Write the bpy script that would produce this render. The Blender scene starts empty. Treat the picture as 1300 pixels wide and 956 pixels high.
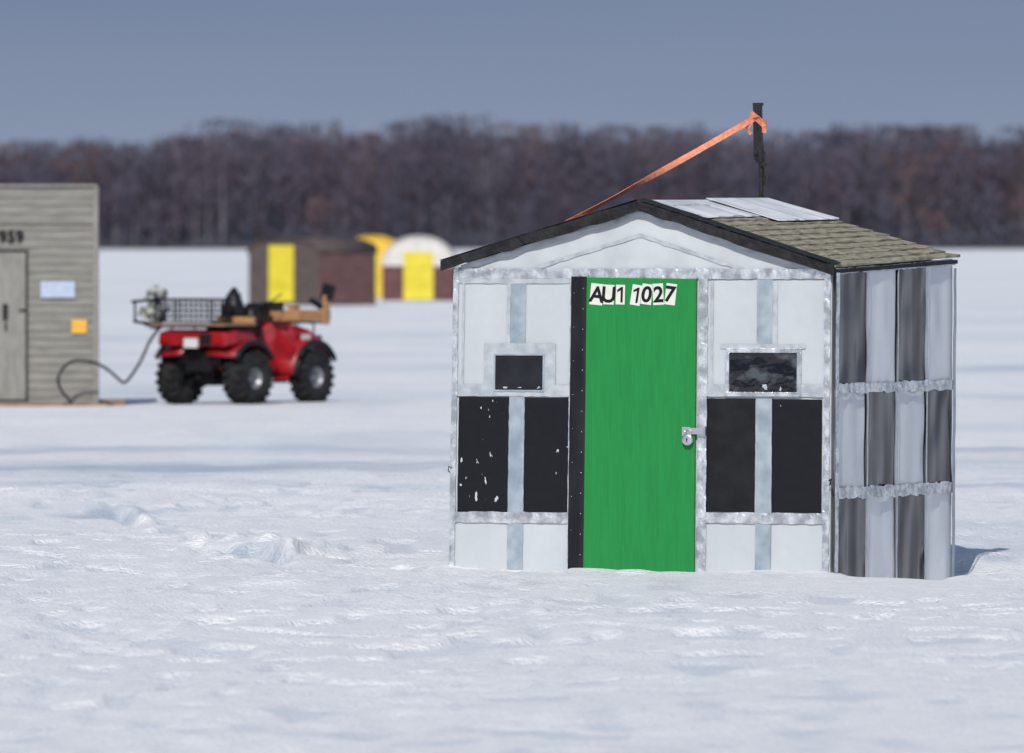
import bpy, math, random
import numpy as np
from mathutils import Vector, Matrix
random.seed(7); rng=np.random.default_rng(11)
sc=bpy.context.scene
COL=sc.collection
# ------------------------------------------------------------------ helpers
def newmat(name):
    m=bpy.data.materials.new(name); m.use_nodes=True
    nt=m.node_tree; b=nt.nodes['Principled BSDF']; return m,nt,b
def mat(name,c1,rough=.6,metal=0,c2=None,nscale=5,stretch=(1,1,1),lo=.35,hi=.65,bump=0,bscale=30,bstretch=None,bdist=.01,spec=.5,detail=5,coat=0,bdet=4):
    m,nt,b=newmat(name); N=nt.nodes; L=nt.links
    b.inputs['Roughness'].default_value=rough; b.inputs['Metallic'].default_value=metal
    b.inputs['Specular IOR Level'].default_value=spec
    if coat: b.inputs['Coat Weight'].default_value=coat; b.inputs['Coat Roughness'].default_value=.08
    tc=N.new('ShaderNodeTexCoord')
    if c2 is not None:
        mp=N.new('ShaderNodeMapping'); mp.inputs['Scale'].default_value=stretch
        no=N.new('ShaderNodeTexNoise'); no.inputs['Scale'].default_value=nscale; no.inputs['Detail'].default_value=detail
        rp=N.new('ShaderNodeValToRGB'); rp.color_ramp.elements[0].position=lo; rp.color_ramp.elements[1].position=hi
        rp.color_ramp.elements[0].color=(*c1,1); rp.color_ramp.elements[1].color=(*c2,1)
        L.new(tc.outputs['Object'],mp.inputs[0]); L.new(mp.outputs[0],no.inputs[0]); L.new(no.outputs[0],rp.inputs[0]); L.new(rp.outputs[0],b.inputs['Base Color'])
    else: b.inputs['Base Color'].default_value=(*c1,1)
    if bump:
        mp=N.new('ShaderNodeMapping'); mp.inputs['Scale'].default_value=bstretch or stretch
        no=N.new('ShaderNodeTexNoise'); no.inputs['Scale'].default_value=bscale; no.inputs['Detail'].default_value=bdet
        bp=N.new('ShaderNodeBump'); bp.inputs['Strength'].default_value=bump; bp.inputs['Distance'].default_value=bdist
        L.new(tc.outputs['Object'],mp.inputs[0]); L.new(mp.outputs[0],no.inputs[0]); L.new(no.outputs[0],bp.inputs['Height']); L.new(bp.outputs[0],b.inputs['Normal'])
    return m
def empty(name,loc,rz):
    e=bpy.data.objects.new(name,None); e.location=loc; e.rotation_euler=(0,0,rz); e.empty_display_size=.3; COL.objects.link(e); return e
class MB:
    def __init__(s): s.v=[]; s.f=[]; s.m=[]
    def add(s,vs,fs,mi=0):
        o=len(s.v); s.v+= [tuple(p) for p in vs]; s.f+=[tuple(i+o for i in f) for f in fs]; s.m+=[mi]*len(fs)
    def box(s,c,size,mi=0,rot=None,taper=1.0):
        hx,hy,hz=[k/2 for k in size]; vs=[]
        for z in(-hz,hz):
            t=taper if z>0 else 1
            for x,y in((-hx,-hy),(hx,-hy),(hx,hy),(-hx,hy)): vs.append(Vector((x*t,y*t,z)))
        if rot: 
            R=Matrix.Rotation(rot[2],3,'Z')@Matrix.Rotation(rot[1],3,'Y')@Matrix.Rotation(rot[0],3,'X'); vs=[R@p for p in vs]
        vs=[p+Vector(c) for p in vs]
        s.add(vs,[(3,2,1,0),(4,5,6,7),(0,1,5,4),(1,2,6,5),(2,3,7,6),(3,0,4,7)],mi)
    def b2(s,x0,x1,y0,y1,z0,z1,mi=0): s.box(((x0+x1)/2,(y0+y1)/2,(z0+z1)/2),(x1-x0,y1-y0,z1-z0),mi)
    def tube(s,pts,r,mi=0,n=8,flat=None):
        pts=[Vector(p) for p in pts]; rs=r if isinstance(r,(list,tuple)) else [r]*len(pts)
        vs=[]; fs=[]
        for i,p in enumerate(pts):
            d=(pts[min(i+1,len(pts)-1)]-pts[max(i-1,0)]).normalized()
            up=Vector((0,0,1)) if abs(d.z)<.9 else Vector((1,0,0))
            a=d.cross(up).normalized(); b=a.cross(d).normalized()
            for k in range(n):
                t=2*math.pi*k/n; vs.append(p+a*math.cos(t)*rs[i]*(flat[0] if flat else 1)+b*math.sin(t)*rs[i]*(flat[1] if flat else 1))
        for i in range(len(pts)-1):
            for k in range(n):
                fs.append((i*n+k,i*n+(k+1)%n,(i+1)*n+(k+1)%n,(i+1)*n+k))
        fs.append(tuple(range(n-1,-1,-1))); fs.append(tuple((len(pts)-1)*n+k for k in range(n)))
        s.add(vs,fs,mi)
    def lathe(s,prof,c,axis='y',n=32,mi=0):
        vs=[];fs=[]
        for (a,r) in prof:
            for k in range(n):
                t=2*math.pi*k/n
                if axis=='y': vs.append((c[0]+r*math.cos(t),c[1]+a,c[2]+r*math.sin(t)))
                else: vs.append((c[0]+r*math.cos(t),c[1]+r*math.sin(t),c[2]+a))
        for i in range(len(prof)-1):
            for k in range(n): fs.append((i*n+k,i*n+(k+1)%n,(i+1)*n+(k+1)%n,(i+1)*n+k))
        s.add(vs,fs,mi)
    def build(s,name,parent=None,mats=(),bevel=0,smooth=False,seg=2,fn=None,solid=0,sub=0):
        me=bpy.data.meshes.new(name); vs=[fn(*p) for p in s.v] if fn else s.v
        me.from_pydata(vs,[],s.f)
        for m in mats: me.materials.append(m)
        me.polygons.foreach_set('material_index',s.m); me.update()
        import bmesh
        bm=bmesh.new(); bm.from_mesh(me); bmesh.ops.recalc_face_normals(bm,faces=bm.faces); bm.to_mesh(me); bm.free()
        if smooth: me.polygons.foreach_set('use_smooth',[True]*len(me.polygons))
        o=bpy.data.objects.new(name,me); COL.objects.link(o)
        if parent: o.parent=parent
        if solid:
            md=o.modifiers.new('s','SOLIDIFY'); md.thickness=solid; md.offset=0
        if bevel:
            md=o.modifiers.new('b','BEVEL'); md.width=bevel; md.segments=seg; md.limit_method='ANGLE'; md.angle_limit=.6
        if sub:
            md=o.modifiers.new('u','SUBSURF'); md.levels=sub; md.render_levels=sub
        return o
LAT=rng.random((256,256)).astype(np.float32)
def vn(x,y,seed=0):
    x=np.asarray(x,dtype=np.float64)+seed*17.3; y=np.asarray(y,dtype=np.float64)+seed*9.7
    xi=np.floor(x).astype(np.int64); yi=np.floor(y).astype(np.int64); fx=x-xi; fy=y-yi
    fx=fx*fx*fx*(fx*(fx*6-15)+10); fy=fy*fy*fy*(fy*(fy*6-15)+10)
    a=LAT[xi&255,yi&255]; b=LAT[(xi+1)&255,yi&255]; c=LAT[xi&255,(yi+1)&255]; d=LAT[(xi+1)&255,(yi+1)&255]
    return (a*(1-fx)+b*fx)*(1-fy)+(c*(1-fx)+d*fx)*fy-.5
def ss(a,b,x):
    t=np.clip((x-a)/(b-a),0,1); return t*t*(3-2*t)
# ------------------------------------------------------------------ world / sun / camera
SX,SY=-.19,-.98; ELV=40
SUNV=Vector((SX,SY,math.tan(math.radians(ELV)))).normalized()
w=bpy.data.worlds.new("World"); sc.world=w; w.use_nodes=True; nt=w.node_tree; N=nt.nodes; L=nt.links
bg=N['Background']; bg.inputs[1].default_value=.1
sky=N.new('ShaderNodeTexSky'); sky.sky_type='NISHITA'; sky.sun_disc=False; sky.sun_elevation=math.radians(ELV); sky.sun_rotation=math.atan2(SX,SY)
tc=N.new('ShaderNodeTexCoord'); sep=N.new('ShaderNodeSeparateXYZ'); L.new(tc.outputs['Generated'],sep.inputs[0])
mp=N.new('ShaderNodeMapping'); mp.inputs['Scale'].default_value=(6,6,60); no=N.new('ShaderNodeTexNoise'); no.inputs['Scale'].default_value=1.2; no.inputs['Detail'].default_value=3
L.new(tc.outputs['Generated'],mp.inputs[0]); L.new(mp.outputs[0],no.inputs[0])
ad=N.new('ShaderNodeMath'); ad.operation='MULTIPLY_ADD'; ad.inputs[1].default_value=.012; L.new(no.outputs[0],ad.inputs[0]); L.new(sep.outputs[2],ad.inputs[2])
r=N.new('ShaderNodeValToRGB'); e=r.color_ramp.elements
e[0].position=.0; e[0].color=(.285,.34,.45,1); e[1].position=.036; e[1].color=(.178,.230,.355,1)
L.new(ad.outputs[0],r.inputs[0])
sc10=N.new('ShaderNodeVectorMath'); sc10.operation='SCALE'; sc10.inputs['Scale'].default_value=10; L.new(r.outputs[0],sc10.inputs[0])
fr=N.new('ShaderNodeMapRange'); fr.inputs['From Min'].default_value=.06; fr.inputs['From Max'].default_value=.3; L.new(sep.outputs[2],fr.inputs['Value'])
mx=N.new('ShaderNodeMix'); mx.data_type='RGBA'; L.new(fr.outputs[0],mx.inputs['Factor']); L.new(sc10.outputs[0],mx.inputs['A']); L.new(sky.outputs[0],mx.inputs['B'])
L.new(mx.outputs['Result'],bg.inputs[0])
sl=bpy.data.lights.new('sun','SUN'); sl.energy=3.5; sl.angle=math.radians(.6); sl.color=(1,.96,.9)
so=bpy.data.objects.new('sun',sl); so.rotation_euler=(-SUNV).to_track_quat('-Z','Y').to_euler(); so.location=(-30,-30,50); COL.objects.link(so)
CAMH=2.085
cam=bpy.data.cameras.new('camera'); co=bpy.data.objects.new('camera',cam); COL.objects.link(co)
cam.sensor_width=36; cam.lens=12000/1300*36; cam.clip_start=.5; cam.clip_end=20000
co.location=(0,0,CAMH); co.rotation_euler=(math.radians(90)-math.atan((478-305)/12000),0,0)
cam.dof.use_dof=True; cam.dof.focus_distance=60.3; cam.dof.aperture_fstop=4.6; cam.dof.aperture_blades=8
sc.camera=co
sc.view_settings.view_transform='Standard'; sc.view_settings.look='None'; sc.view_settings.exposure=0
# ------------------------------------------------------------------ ground
ys=list(np.linspace(-40,34,20)); y=34.0
while y<76: y+=.055; ys.append(y)
st=.055
while y<9000:
    st*=1.006 if y<160 else 1.02; st=min(st,300); y+=st; ys.append(y)
xs=list(np.arange(-4.3,4.3,.026)); a=4.3; st=.026; side=[]
while a<6000:
    st*=1.035 if a<12 else 1.12; a+=st; side.append(a)
xs=[-k for k in reversed(side)]+xs+[4.3]+side
xs=np.array(xs); ys=np.array(ys); X,Y=np.meshgrid(xs,ys)
step=np.maximum(np.gradient(xs)[None,:],np.gradient(ys)[:,None])
def lod(wl): return np.clip(1.6-step*3/wl,0,1)
hx,hy=1.2,61.9
nearhut=np.exp(-(((X-hx)/2.3)**2+((Y-hy)/2.6)**2)**2)
wx=X+.25*vn(X/.9,Y/1.2,31); wy=Y+.5*vn(X/1.1,Y/1.5,32)
act=.4+.95*ss(-.25,.3,vn(X/3,Y/5,61))
H =.085*vn(X/5,Y/7,1)*lod(5)*(1-.8*nearhut)
H+=.055*vn(wx/1.6,wy/2.6,2)*lod(1.6)*(1-.6*nearhut)
H+=.034*act*vn(wx/.55,wy/1.0,3)*lod(.55)*(1-.3*nearhut)
H+=.030*act*vn(wx/.22,wy/.36,4)*lod(.22)
H+=.017*act*vn(wx/.11,wy/.17,5)*lod(.12)
p=vn(wx/.22,wy/.42,8); H-=.030*ss(.08,.3,p)*lod(.3)*ss(-.3,.25,vn(X/4,Y/6,9)+.1)
H-=.03*nearhut
H+=-.125*ss(1.9,2.5,X)*(1-ss(4.5,8,X))*ss(58.6,62.3,Y)*(1-ss(62.6,63.8,Y))
# broken ice crust, left middle ground
cx=np.array([-4.5,-3.2,-2.9,-2.5,-2.0,-1.6,-1.1,-.7,.5]); cy=np.array([75,73,71,67.5,64,63.2,63.6,66,70])
cur=np.interp(X,cx,cy)+2.2*vn(X/.42,X*0,14)+.9*vn(X/.14,X*0,15)
dd=Y-cur; m=ss(-3.1,-2.8,X)*(1-ss(-1.15,-.8,X)); brk=ss(-.35,.05,vn(X/.38,Y/3,71))
H+=m*brk*(.070*ss(-.1,.35,dd)*(1-ss(.8,2.5,dd)) -.085*np.exp(-((dd+.5)/.55)**2))
H+=m*np.exp(-((dd-.2)/1.3)**2)*.26*np.maximum(0,vn(wx/.15,wy/.4,16)-.05)*lod(.16)
cur2=72.5+1.5*vn(X/.5,X*0,18); d2=Y-cur2; m2=ss(-3.6,-3.1,X)*(1-ss(-2.7,-2.3,X))
H+=m2*(np.exp(-(d2/.8)**2)*.30*np.maximum(0,vn(wx/.2,wy/.5,19))*lod(.16)-.05*np.exp(-((d2+1)/.6)**2))
ch=np.exp(-(((X+3.8)/2.6)**2+((Y-118.5)/9)**2)); H+=ch*.24*np.maximum(0,vn(X/.22,Y/.6,21)-.08)*lod(.2)
for (yy,am,wd) in ((100,.05,1.2),(108,.045,1.0),(140,.07,2),(178,.1,3),(235,.15,4)):
    H+=am*np.exp(-((Y-yy-3*vn(X/6,X*0,int(yy)))/wd)**2)*(.7+1.2*vn(X/.6,Y/2,23))
far=ss(70,100,Y)*(1-ss(250,400,Y)); H+=far*.06*np.maximum(0,vn(X/.5,Y/2.5,27)-.05)*lod(.5)
H+=9*ss(2000,2160,Y)+10*ss(2160,2600,Y)
ICE_SHADE=np.zeros_like(X)
b=vn(X/7,Y/9,40)*1.2+vn(X/1.5,Y/4,41)*.6
def band(c,wd): return np.exp(-((Y-c-2.2*vn(X/3,X*0,int(c)))/wd)**2)
ICE_SHADE+=1.2*band(87,2.6)+.8*band(94.5,1.2)+.5*band(155,5)+.5*band(80,.9)+.4*band(205,8)+.5*band(128,3)
ICE_SHADE=np.clip(ICE_SHADE*(.55+1.1*vn(X/2.2,Y/3,44))+.25*ss(.1,.5,b),0,1)
ICE_SHADE=np.clip(ICE_SHADE+(m*brk*np.exp(-((dd+.45)/.5)**2)+m2*np.exp(-((d2+1)/.7)**2))*1.6*(0.5+vn(X/.3,Y/.6,45)),0,1)  # bluish shade painted into the crust hollows, together with bare ice
ICE_SHADE=np.clip(ICE_SHADE+.35*ss(.05,.35,p)*lod(.35)+.10*ss(0,.4,vn(wx/.6,wy/1.6,46)),0,1)  # grey-blue shade painted into the snow pits, plus faint random mottling
LAND=ss(1995,2004,Y+6*vn(X/12,X*0,50))
nx,ny=len(xs),len(ys)
V=np.stack([X,Y,H],-1).reshape(-1,3)
idx=np.arange(nx*ny).reshape(ny,nx)
F=np.stack([idx[:-1,:-1],idx[:-1,1:],idx[1:,1:],idx[1:,:-1]],-1).reshape(-1,4)
def npmesh(name,V,F,k=4):
    me=bpy.data.meshes.new(name); me.vertices.add(len(V)); me.vertices.foreach_set('co',V.astype(np.float32).ravel())
    me.loops.add(F.size); me.loops.foreach_set('vertex_index',F.astype(np.int32).ravel())
    me.polygons.add(len(F)); me.polygons.foreach_set('loop_start',np.arange(len(F),dtype=np.int32)*k)
    me.update(calc_edges=True); me.validate(); return me
me=npmesh('snow_ground',V,F); me.polygons.foreach_set('use_smooth',[True]*len(me.polygons))
for nm,arr in(('ice',ICE_SHADE),('land',LAND)):
    at=me.attributes.new(nm,'FLOAT','POINT'); at.data.foreach_set('value',arr.astype(np.float32).ravel())
g=bpy.data.objects.new('snow_ground',me); COL.objects.link(g)
m,nt,b=newmat('snow'); N=nt.nodes; L=nt.links
b.inputs['Roughness'].default_value=.5; b.inputs['Specular IOR Level'].default_value=.3
tc=N.new('ShaderNodeTexCoord')
a1=N.new('ShaderNodeAttribute'); a1.attribute_name='ice'; a2=N.new('ShaderNodeAttribute'); a2.attribute_name='land'
n1=N.new('ShaderNodeTexNoise'); n1.inputs['Scale'].default_value=9; n1.inputs['Detail'].default_value=8; L.new(tc.outputs['Object'],n1.inputs[0])
r1=N.new('ShaderNodeValToRGB'); r1.color_ramp.elements[0].position=.3; r1.color_ramp.elements[1].position=.7
r1.color_ramp.elements[0].color=(.74,.75,.78,1); r1.color_ramp.elements[1].color=(.87,.865,.87,1); L.new(n1.outputs[0],r1.inputs[0])
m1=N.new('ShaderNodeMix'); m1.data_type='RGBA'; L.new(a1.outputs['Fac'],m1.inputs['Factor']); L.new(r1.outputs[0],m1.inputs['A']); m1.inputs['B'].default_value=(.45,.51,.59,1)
m2=N.new('ShaderNodeMix'); m2.data_type='RGBA'; L.new(a2.outputs['Fac'],m2.inputs['Factor']); L.new(m1.outputs['Result'],m2.inputs['A']); m2.inputs['B'].default_value=(.05,.045,.05,1)
L.new(m2.outputs['Result'],b.inputs['Base Color'])
n2=N.new('ShaderNodeTexNoise'); n2.inputs['Scale'].default_value=30; n2.inputs['Detail'].default_value=6; L.new(tc.outputs['Object'],n2.inputs[0])
bp=N.new('ShaderNodeBump'); bp.inputs['Strength'].default_value=1; bp.inputs['Distance'].default_value=.03; L.new(n2.outputs[0],bp.inputs['Height']); L.new(bp.outputs[0],b.inputs['Normal'])
me.materials.append(m)
# ------------------------------------------------------------------ distant trees (one mesh)
TV=[];TF=[];TC=[];cnt=0
def addq(P,c):
    global cnt
    n=len(P); TV.append(P.reshape(-1,3)); TF.append((np.arange(n*4)+cnt).reshape(n,4)); TC.append(np.repeat(c,4,axis=0)); cnt+=n*4
hazed_tones=np.array([(.085,.070,.096),(.074,.067,.096),(.108,.074,.082),(.068,.066,.096),(.092,.084,.110),(.125,.084,.075)])  # twig colours with bluish distance haze mixed in
def tree(x,y,z0,h,conifer=False):
    tone=hazed_tones[rng.choice(6,p=[.28,.25,.12,.2,.1,.05])]*(.82+.36*rng.random())
    if conifer: tone=np.array((.032,.042,.050))
    r0=.16+.012*h*rng.random(); tc_=np.array((.15,.14,.155)) if rng.random()<.3 else tone*1.1
    a=rng.random()*6; P=[]
    for k in range(3):
        t0=a+k*2.094; t1=t0+2.094
        P.append([[x+r0*math.cos(t0),y+r0*math.sin(t0),z0-.5],[x+r0*math.cos(t1),y+r0*math.sin(t1),z0-.5],[x+.04*math.cos(t1),y+.04*math.sin(t1),z0+h*.9],[x+.04*math.cos(t0),y+.04*math.sin(t0),z0+h*.9]])
    addq(np.array(P),np.repeat(tc_[None],3,0))
    nl=9
    zb=z0+h*(.3+.55*rng.random(nl)); an=rng.random(nl)*6.283; ln=h*(.14+.14*rng.random(nl)); d=np.stack([np.cos(an),np.sin(an),.9+.6*rng.random(nl)],-1)
    if conifer: d[:,2]=-.1
    A=np.stack([np.full(nl,x),np.full(nl,y),zb],-1); B=A+d*ln[:,None]
    sd2=np.array([0,0,.09])
    addq(np.stack([A-sd2,A+sd2,B+sd2*.2,B-sd2*.2],1),np.repeat(tone[None]*1.1,nl,0))
    n=int(150 if not conifer else 220)
    if conifer:
        t=rng.random(n)**.8; rr=h*.16*(1-t)+.2; th=rng.random(n)*6.283; q=np.sqrt(rng.random(n))
        C=np.stack([x+rr*q*np.cos(th),y+rr*q*np.sin(th),z0+h*(.08+.92*t)],-1); dirv=np.stack([np.cos(th),np.sin(th),-.3+0*th],-1)
        le=.9+.5*rng.random(n); wi=.45
    else:
        k=rng.integers(0,nl,n); base=B[k]; 
        C=base+rng.normal(0,1,(n,3))*np.array([h*.055,h*.055,h*.085]); 
        m_=rng.random(n)<.35; C[m_]=np.stack([x+rng.normal(0,h*.09,m_.sum()),y+rng.normal(0,h*.09,m_.sum()),z0+h*(.15+.75*rng.random(m_.sum()))],-1)
        C[:,2]=np.minimum(C[:,2],z0+h*1.02)
        dirv=rng.normal(0,.45,(n,3)); dirv[:,2]=1; le=.9+1.3*rng.random(n); wi=.16+.16*rng.random(n)
    dirv/=np.linalg.norm(dirv,axis=1)[:,None]
    s=np.cross(dirv,rng.normal(0,1,(n,3))); s/=np.linalg.norm(s,axis=1)[:,None]+1e-6
    s=s*np.reshape(wi,(-1,1)) if np.ndim(wi) else s*wi
    Dv=dirv*le[:,None]*.5
    addq(np.stack([C-Dv-s*.6,C-Dv+s*.6,C+Dv+s*.35,C+Dv-s*.35],1),tone[None]*(.8+.5*rng.random((n,1))))
for row in range(10):
    yy=2004+row*9
    x=-190+rng.random()*4
    while x<190:
        prof=np.interp(x,[-190,-100,-74,-66,-56,-30,-20,0,40,60,75,108,190],[20,20,20.5,25.5,25,23.5,25.8,24.3,23.8,22.5,23.5,23.5,24])+1.5*float(vn(x/9,1,5))
        z0=9*float(ss(2000,2160,yy))
        h=(prof-z0*.55)*(.80+.26*rng.random())*(.93 if row<2 else 1)
        if row==0 and rng.random()<.5: h*=.55
        px=x+rng.normal(0,.8); con=(rng.random()<.012) or (abs(px-73)<2.5 and row in(1,3))
        tree(px,yy+rng.normal(0,2),z0,h*(1.0 if con else 1),con)
        x+=3.3+2.4*rng.random()
n=16000; bx=rng.uniform(-190,190,n); bz=rng.random(n)**1.6*(3.5+2.5*vn(bx/9,bx*0,60)*2); by=2000+rng.random(n)*30
C=np.stack([bx,by,bz+.2],-1); dv=rng.normal(0,.3,(n,3)); dv[:,2]=1; s=np.stack([np.ones(n),np.zeros(n),np.zeros(n)],-1)*.16
addq(np.stack([C-dv*.7-s,C-dv*.7+s,C+dv*.7+s*.5,C+dv*.7-s*.5],1),np.array([[.060,.062,.085]])*(.7+.7*rng.random((n,1))))  # shore brush, its colour tinted blue for the same haze
me=npmesh('distant_tree_line',np.concatenate(TV),np.concatenate(TF))
ca=me.attributes.new('tone','FLOAT_COLOR','POINT'); cc=np.concatenate(TC); cc=np.concatenate([cc,np.ones((len(cc),1))],1)
ca.data.foreach_set('color',cc.astype(np.float32).ravel())
o=bpy.data.objects.new('distant_tree_line',me); COL.objects.link(o)
m,nt,b=newmat('bare_twigs'); at=nt.nodes.new('ShaderNodeAttribute'); at.attribute_name='tone'; nt.links.new(at.outputs['Color'],b.inputs['Base Color']); b.inputs['Roughness'].default_value=.9; b.inputs['Specular IOR Level'].default_value=.1
me.materials.append(m)
# ------------------------------------------------------------------ MAIN HUT
W=2.577; D=2.56; TH=math.radians(20)
hut=empty('ice_fishing_hut',(-.4016,60.881,0),-TH)
M_panel=mat('white_foam_panel',(.42,.455,.48),.3,c2=(.50,.53,.555),nscale=2.5,stretch=(1,1,.5),bump=.3,bscale=6,bdist=.014,lo=.25,hi=.75,bdet=2)
M_gable=mat('gable_panel',(.42,.455,.48),.3,c2=(.52,.55,.575),nscale=4,bump=.35,bscale=5,bdist=.018,bdet=2)
M_foil=mat('aluminium_tape',(.46,.48,.50),.28,metal=.8,c2=(.86,.87,.88),nscale=14,bump=.9,bscale=26,bdist=.010,lo=.38,hi=.62)  # strong pale and grey flecks put the foil's sparkle into its colour
M_foil2=mat('aged_duct_tape',(.27,.33,.38),.36,metal=.35,c2=(.42,.48,.53),nscale=8,bump=.3,bscale=16,bdist=.006)
M_clear=mat('clear_tape',(.38,.42,.45),.28,metal=.3,c2=(.55,.58,.60),nscale=12,bump=.5,bscale=22,bdist=.007)
M_blk=mat('black_panel',(.006,.007,.009),.55,c2=(.012,.013,.016),nscale=6,bump=.1,bscale=60,spec=.2)
M_rub=mat('black_rubber_sheet',(.006,.006,.009),.5,c2=(.014,.014,.018),nscale=8,stretch=(1,1,.3),bump=.5,bscale=8,bdist=.02,spec=.3)
M_steel=mat('steel',(.62,.63,.65),.3,metal=.9)
M_black=mat('black_metal',(.010,.010,.011),.5,c2=(.025,.023,.022),nscale=20,bump=.3,bscale=60,spec=.3)
M_orange=mat('orange_strap_webbing',(.66,.19,.10),.6,c2=(.80,.32,.20),nscale=40,bump=.3,bscale=200,bdist=.002)
M_tar=mat('tar_paper',(.008,.008,.010),.7,c2=(.022,.022,.025),nscale=12,bump=.8,bscale=25,bdist=.02,spec=.25)
M_shing=mat('weathered_shingles',(.21,.19,.135),.9,c2=(.42,.39,.30),nscale=9,stretch=(3,.8,3),bump=1,bscale=40,bdist=.02,spec=.2)
M_rsheet=mat('pale_roof_sheet',(.50,.53,.56),.5,c2=(.72,.74,.76),nscale=4,bump=.7,bscale=5,bdist=.03,bdet=2)
def scratched(name,th):
    m,nt,b=newmat(name); N=nt.nodes; L=nt.links; b.inputs['Roughness'].default_value=.5; b.inputs['Specular IOR Level'].default_value=.2
    tc=N.new('ShaderNodeTexCoord'); mp=N.new('ShaderNodeMapping'); mp.inputs['Scale'].default_value=(30,30,13); L.new(tc.outputs['Object'],mp.inputs[0])
    no=N.new('ShaderNodeTexNoise'); no.inputs['Scale'].default_value=1; no.inputs['Detail'].default_value=4; L.new(mp.outputs[0],no.inputs[0])
    n2=N.new('ShaderNodeTexNoise'); n2.inputs['Scale'].default_value=5; L.new(tc.outputs['Object'],n2.inputs[0])
    mu=N.new('ShaderNodeMath'); mu.operation='MULTIPLY_ADD'; mu.inputs[1].default_value=.35; L.new(n2.outputs[0],mu.inputs[0]); L.new(no.outputs[0],mu.inputs[2])
    rp=N.new('ShaderNodeValToRGB'); e=rp.color_ramp.elements; e[0].position=th; e[0].color=(.007,.008,.011,1); e[1].position=th+.012; e[1].color=(.45,.49,.53,1)
    L.new(mu.outputs[0],rp.inputs[0]); L.new(rp.outputs[0],b.inputs['Base Color']); return m
M_scr=scratched('scratched_black_panel',.858); M_scr2=scratched('scuffed_black_panel',.91)
def U(px): return (px-571)/483*W
def Z(px,py): return 2.085-(py-305)/(197.1+2.9*(px-571)/483)
def lean(x,y,z): return (x+.032*(z/1.9)*(1-.6*x/W),y,z)
def patch(name,x0,x1,y0,y1,off,mt,wr=.0015,jit=.002,step=.02,smooth=True):
    """thin sheet stuck on the front wall, rough-cut edges, slightly wrinkled"""
    u0,u1=U(x0),U(x1); z1,z0=Z((x0+x1)/2,y0),Z((x0+x1)/2,y1)
    nu=max(2,int((u1-u0)/step)+1); nz=max(2,int((z1-z0)/step)+1); mb=MB(); vs=[];fs=[]
    s1=(x0*7+y0*13)%53
    for j in range(nz+1):
        for i in range(nu+1):
            a=i/nu; c=j/nz
            ja=jit*2*float(vn(c*nz*.45,s1+(0 if i==0 else 5),1)) if i in(0,nu) else 0
            jc=jit*2*float(vn(a*nu*.45,s1+(9 if j==0 else 14),2)) if j in(0,nz) else 0
            wv=wr*2*float(vn(i*.6+s1,j*.6,3))
            edge=.0 if (i in(0,nu) or j in(0,nz)) else .001
            vs.append((u0+(u1-u0)*a+ja,-(off+wv+edge),z0+(z1-z0)*c+jc))
    n=nu+1
    for j in range(nz):
        for i in range(nu): fs.append((j*n+i,j*n+i+1,(j+1)*n+i+1,(j+1)*n+i))
    mb.add(vs,fs); return mb.build(name,hut,[mt],fn=lean,smooth=smooth)
RZ=2.30; EZ=1.905; RX=1.302
mb=MB()
t=.03
P=[(0,-.25),(W,-.25),(W,EZ-.02),(RX,RZ-.04),(0,EZ-.005)]
mb.add([(x,0,z) for x,z in P]+[(x,t,z) for x,z in P],[(0,1,2,3,4),(9,8,7,6,5)]+[(i,(i+1)%5,(i+1)%5+5,i+5) for i in range(5)])
mb.add([(x,D-t,z+(.03 if z>1 else 0)) for x,z in P]+[(x,D,z+(.03 if z>1 else 0)) for x,z in P],[(0,1,2,3,4),(9,8,7,6,5)]+[(i,(i+1)%5,(i+1)%5+5,i+5) for i in range(5)])
mb.b2(.001,t,t,D-t,-.25,EZ-.02); mb.b2(W-t,W-.001,t,D-t,-.25,EZ-.02)
mb.build('wall_shell',hut,[M_gable],fn=lean)
k=[0]
def pp(x0,x1,y0,y1,off,mt,nm,**kw): k[0]+=1; return patch(f'{nm}_{k[0]}',x0,x1,y0,y1,off,mt,**kw)
pp(573,646,356,490,.003,M_panel,'foam_panel',jit=.0); pp(664,726,356,490,.003,M_panel,'foam_panel',jit=0)
pp(573,646,655,745,.003,M_panel,'foam_panel',jit=0); pp(664,726,655,745,.003,M_panel,'foam_panel',jit=0)
pp(890,965,356,490,.003,M_panel,'foam_panel',jit=0); pp(983,1050,356,490,.003,M_panel,'foam_panel',jit=0)
pp(890,962,655,745,.003,M_panel,'foam_panel',jit=0); pp(980,1050,655,745,.003,M_panel,'foam_panel',jit=0)
pp(580,645,504,650,.006,M_scr,'black_panel',jit=.001); pp(665,722,505,650,.006,M_scr2,'black_panel',jit=.001)
pp(897,959,506,650,.006,M_blk,'black_panel',jit=.001); pp(979,1043,507,651,.006,M_scr2,'black_panel',jit=.001)
pp(645,665,354,745,.009,M_foil2,'vertical_tape'); pp(960,980,354,745,.009,M_foil2,'vertical_tape')
pp(640,645,356,500,.0095,M_clear,'tape_edge'); pp(980,986,356,500,.0095,M_clear,'tape_edge')
pp(572,1053,341,354,.012,M_foil,'foil_tape',wr=.002,jit=.004)
pp(574,727,353,360,.011,M_clear,'foil_tape')
pp(572,727,488,503,.013,M_clear,'foil_tape',wr=.003,jit=.004); pp(892,1050,488,504,.013,M_clear,'foil_tape',wr=.003,jit=.004)
pp(572,722,650,664,.013,M_foil,'foil_tape',wr=.002,jit=.004); pp(886,1050,651,665,.013,M_foil,'foil_tape',wr=.002,jit=.004)
pp(571,578,340,745,.016,M_foil,'corner_tape',jit=.003); pp(1045,1053,340,745,.016,M_foil,'corner_tape',wr=.002,jit=.003)
pp(722,728,354,745,.015,M_foil,'door_side_tape'); pp(886,898,352,745,.016,M_foil,'door_side_tape',wr=.002,jit=.003)
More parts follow.
